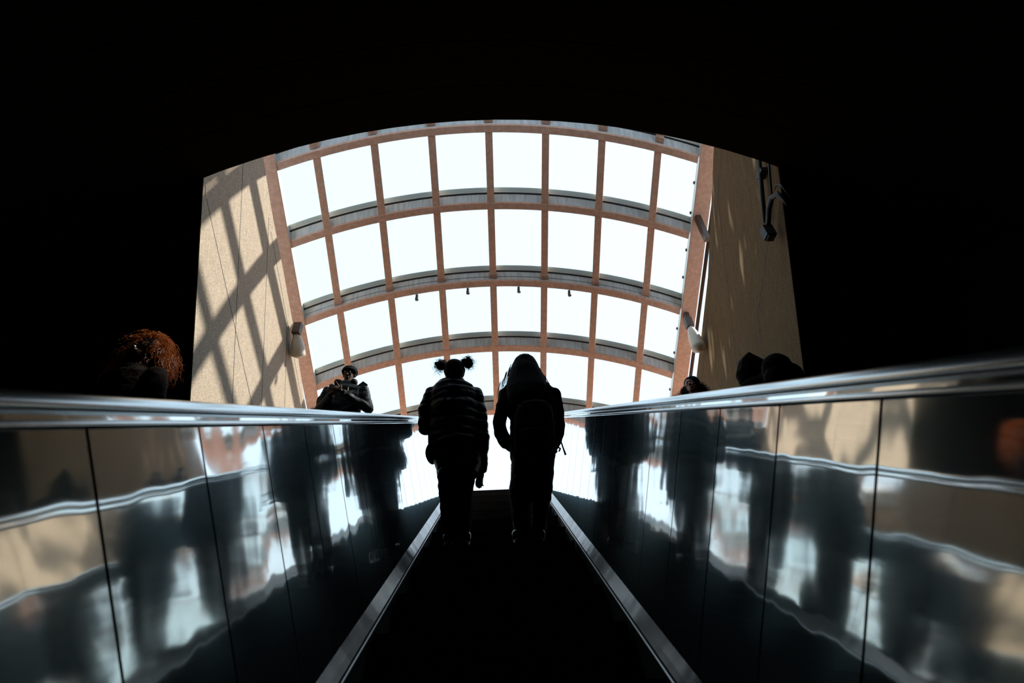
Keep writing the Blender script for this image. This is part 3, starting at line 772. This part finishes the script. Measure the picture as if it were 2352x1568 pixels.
for pts in (((752, 892), (781, 880), (770, 893)), ((822, 884), (834, 875), (844, 882), (830, 890))):
    bm = bmesh.new(); q = [at(*p, yC-.10) for p in pts]; loft(bm, [q, [p+V((0, .03, 0)) for p in q]]); obj('collar_flap', bm, M['parka'], gC)
bm = bmesh.new(); tube(bm, [at(800, 889, yC-.20), at(799.5, 899, yC-.22)], .004, 6); obj('zip_pull', bm, M['zip'], gC)
c = at(800, 901, yC-.34)
bm = bmesh.new(); box(bm, (0, 0, 0), (.036, 0, 0), V((0, .05, .055)), V((0, -.003, .003)))
ph = obj('phone', bm, M['phone']); ph.location = c; tag(ph, 'phone held in both hands by the man in the round cap', 'phone')
b = at(739, 924, yC); bm = bmesh.new(); ball(bm, b, (.06, .10, .10))
bg = remesh(obj('shoulder_bag', bm, M['pack'], loc=b), .010, 4, .005, 15); tag(bg, 'dark bag at the side of the man in the round cap', 'bag')

# woman with auburn curls, lit from the right
xD = -2.26; yD = 2.74; zD, _ = step_top(yD)
hd = at(334, 812, yD)
gD, S, R, O = standing(hd.x+.02, yD, zD, hd, 'woman with sunlit curly auburn hair, riding at far left', 'hoodie', facing=-.2, W=.20, headrot=Matrix.Rotation(-.75, 3, 'Z'), k=.98)
bm = bmesh.new(); ball(bm, hd+V((0, .03, .03)), (.094, .10, .104)); ball(bm, hd+V((0, .06, -.06)), (.10, .07, .11))
hr = remesh(obj('hair', bm, M['hair'], gD), .008, 2, .004, 30)
bm = bmesh.new()
curls(bm, sphere_roots(hd+V((0, .03, .03)), (.092, .10, .102), 520, lambda v: v.y > -.25 or v.z > .6 or v.x > .6), .15, .0017, 3.2, .011, .95, 22, .35)
curls(bm, [(hd+V((s*(.085+.02*random.random()), random.uniform(-.03, .10), random.uniform(-.06, .05))), V((s*.9, random.uniform(-.2, .4), -.4))) for s in (-1, 1) for _ in range(110)], .15, .0016, 3.5, .012, .8, 22, .4)
obj('curls', bm, M['hair_auburn'], hr)

# right side: woman with beanie, and two hooded riders
xE = 2.22; yE = 4.98; zE, _ = step_top(yE)
hd = at(1588, 886, yE)
rt = Matrix.Rotation(-.55, 3, 'Z')@Matrix.Rotation(-.1, 3, 'X')
gE, S, R, O = standing(hd.x+.03, yE, zE, hd, 'dark-haired woman in a black beanie, just her head above the right rail', 'hoodie', facing=-.4, W=.19, headrot=rt, skin='skin2', k=.98)
bm = bmesh.new(); ball(bm, hd+rt@V((.01, .02, .05)), (.092, .104, .080))
remesh(obj('beanie', bm, M['cap'], gE), .008, 2, .002, 30)
bm = bmesh.new(); ball(bm, hd+rt@V((0, .05, -.03)), (.11, .07, .12))
curls(bm, [(hd+rt@V((s*.085, random.uniform(-.02, .1), random.uniform(-.04, .03))), rt@V((s*.8, random.uniform(-.1, .4), -.6))) for s in (-1, 1) for _ in range(120)], .15, .0020, 2.6, .010, .9, 16, .35)
obj('hair', bm, M['hair'], gE)
xF = 2.3; yF = 3.90; zF, _ = step_top(yF)
hd = at(1716, 851, yF)
gF, S, R, O = standing(hd.x+.02, yF+.02, zF, hd, 'person in a pointed dark hood turned to the left, above the right rail', 'hoodie', facing=-1.2, W=.18, headrot=Matrix.Rotation(-1.3, 3, 'Z'), k=.92)
bm = bmesh.new()
q = [at(1697, 829, yF), at(1713, 812, yF), at(1752, 832, yF), at(1757, 870, yF), at(1733, 884, yF), at(1703, 878, yF), at(1691, 857, yF)]
c0 = sum(q, V())/len(q)
loft(bm, [[c0+(p-c0)*.45+V((0, -.10, 0)) for p in q], [c0+(p-c0)*.85+V((0, -.07, 0)) for p in q], [p for p in q], [c0+(p-c0)*.85+V((0, .07, 0)) for p in q], [c0+(p-c0)*.45+V((0, .10, 0)) for p in q]])
remesh(obj('hood', bm, M['hoodie'], gF), .008, 2, .003, 20)
yG = 2.95; zG, _ = step_top(yG)
hd = at(1785, 858, yG)
gG, S, R, O = standing(hd.x+.01, yG, zG, hd, 'person in a smooth rounded dark hood, nearest above the right rail', 'hoodie', facing=PI, W=.20, k=.95)
bm = bmesh.new(); ball(bm, hd+V((0, -.02, .03)), (.100, .115, .110)); ball(bm, hd+V((.045, -.03, -.05)), (.105, .11, .10)); ball(bm, hd+V((-.03, -.03, -.06)), (.09, .10, .09))
remesh(obj('hood', bm, M['hoodie'], gG), .009, 3, .004, 14)

# ------------------------------------------------------------------ light
w = bpy.data.worlds.new('sky'); scene.world = w; w.use_nodes = True
nt = w.node_tree; bg = nt.nodes['Background']
tc = nt.nodes.new('ShaderNodeTexCoord'); sp = nt.nodes.new('ShaderNodeSeparateXYZ'); nt.links.new(tc.outputs['Generated'], sp.inputs[0])
mr = nt.nodes.new('ShaderNodeMapRange'); mr.inputs[1].default_value = -.9; mr.inputs[2].default_value = .6; nt.links.new(sp.outputs['X'], mr.inputs[0])
rp = nt.nodes.new('ShaderNodeValToRGB'); rp.color_ramp.elements[0].color = (.88, 1.16, 1.40, 1); rp.color_ramp.elements[1].color = (1.0, 1.25, 1.50, 1)
nt.links.new(mr.outputs[0], rp.inputs['Fac']); nt.links.new(rp.outputs['Color'], bg.inputs['Color']); bg.inputs['Strength'].default_value = 1.15
sd = bpy.data.lights.new('sun', 'SUN'); sd.energy = 9.0; sd.color = (1, .95, .88); sd.angle = .022
so = bpy.data.objects.new('sun', sd); COL.objects.link(so)
az, el = math.radians(77), math.radians(46.5)
Ld = V((math.sin(az)*math.cos(el), math.cos(az)*math.cos(el), math.sin(el)))
so.rotation_euler = Ld.to_track_quat('Z', 'Y').to_euler(); so.location = Ld*30
vs = scene.view_settings; vs.view_transform = 'Standard'; vs.look = 'None'; vs.gamma = 1; vs.exposure = 0; vs.use_curve_mapping = False
scene.cycles.use_denoising = True
scene.cycles.max_bounces = 10; scene.cycles.glossy_bounces = 6; scene.cycles.transparent_max_bounces = 16
scene.cycles.caustics_reflective = False; scene.cycles.sample_clamp_indirect = 6
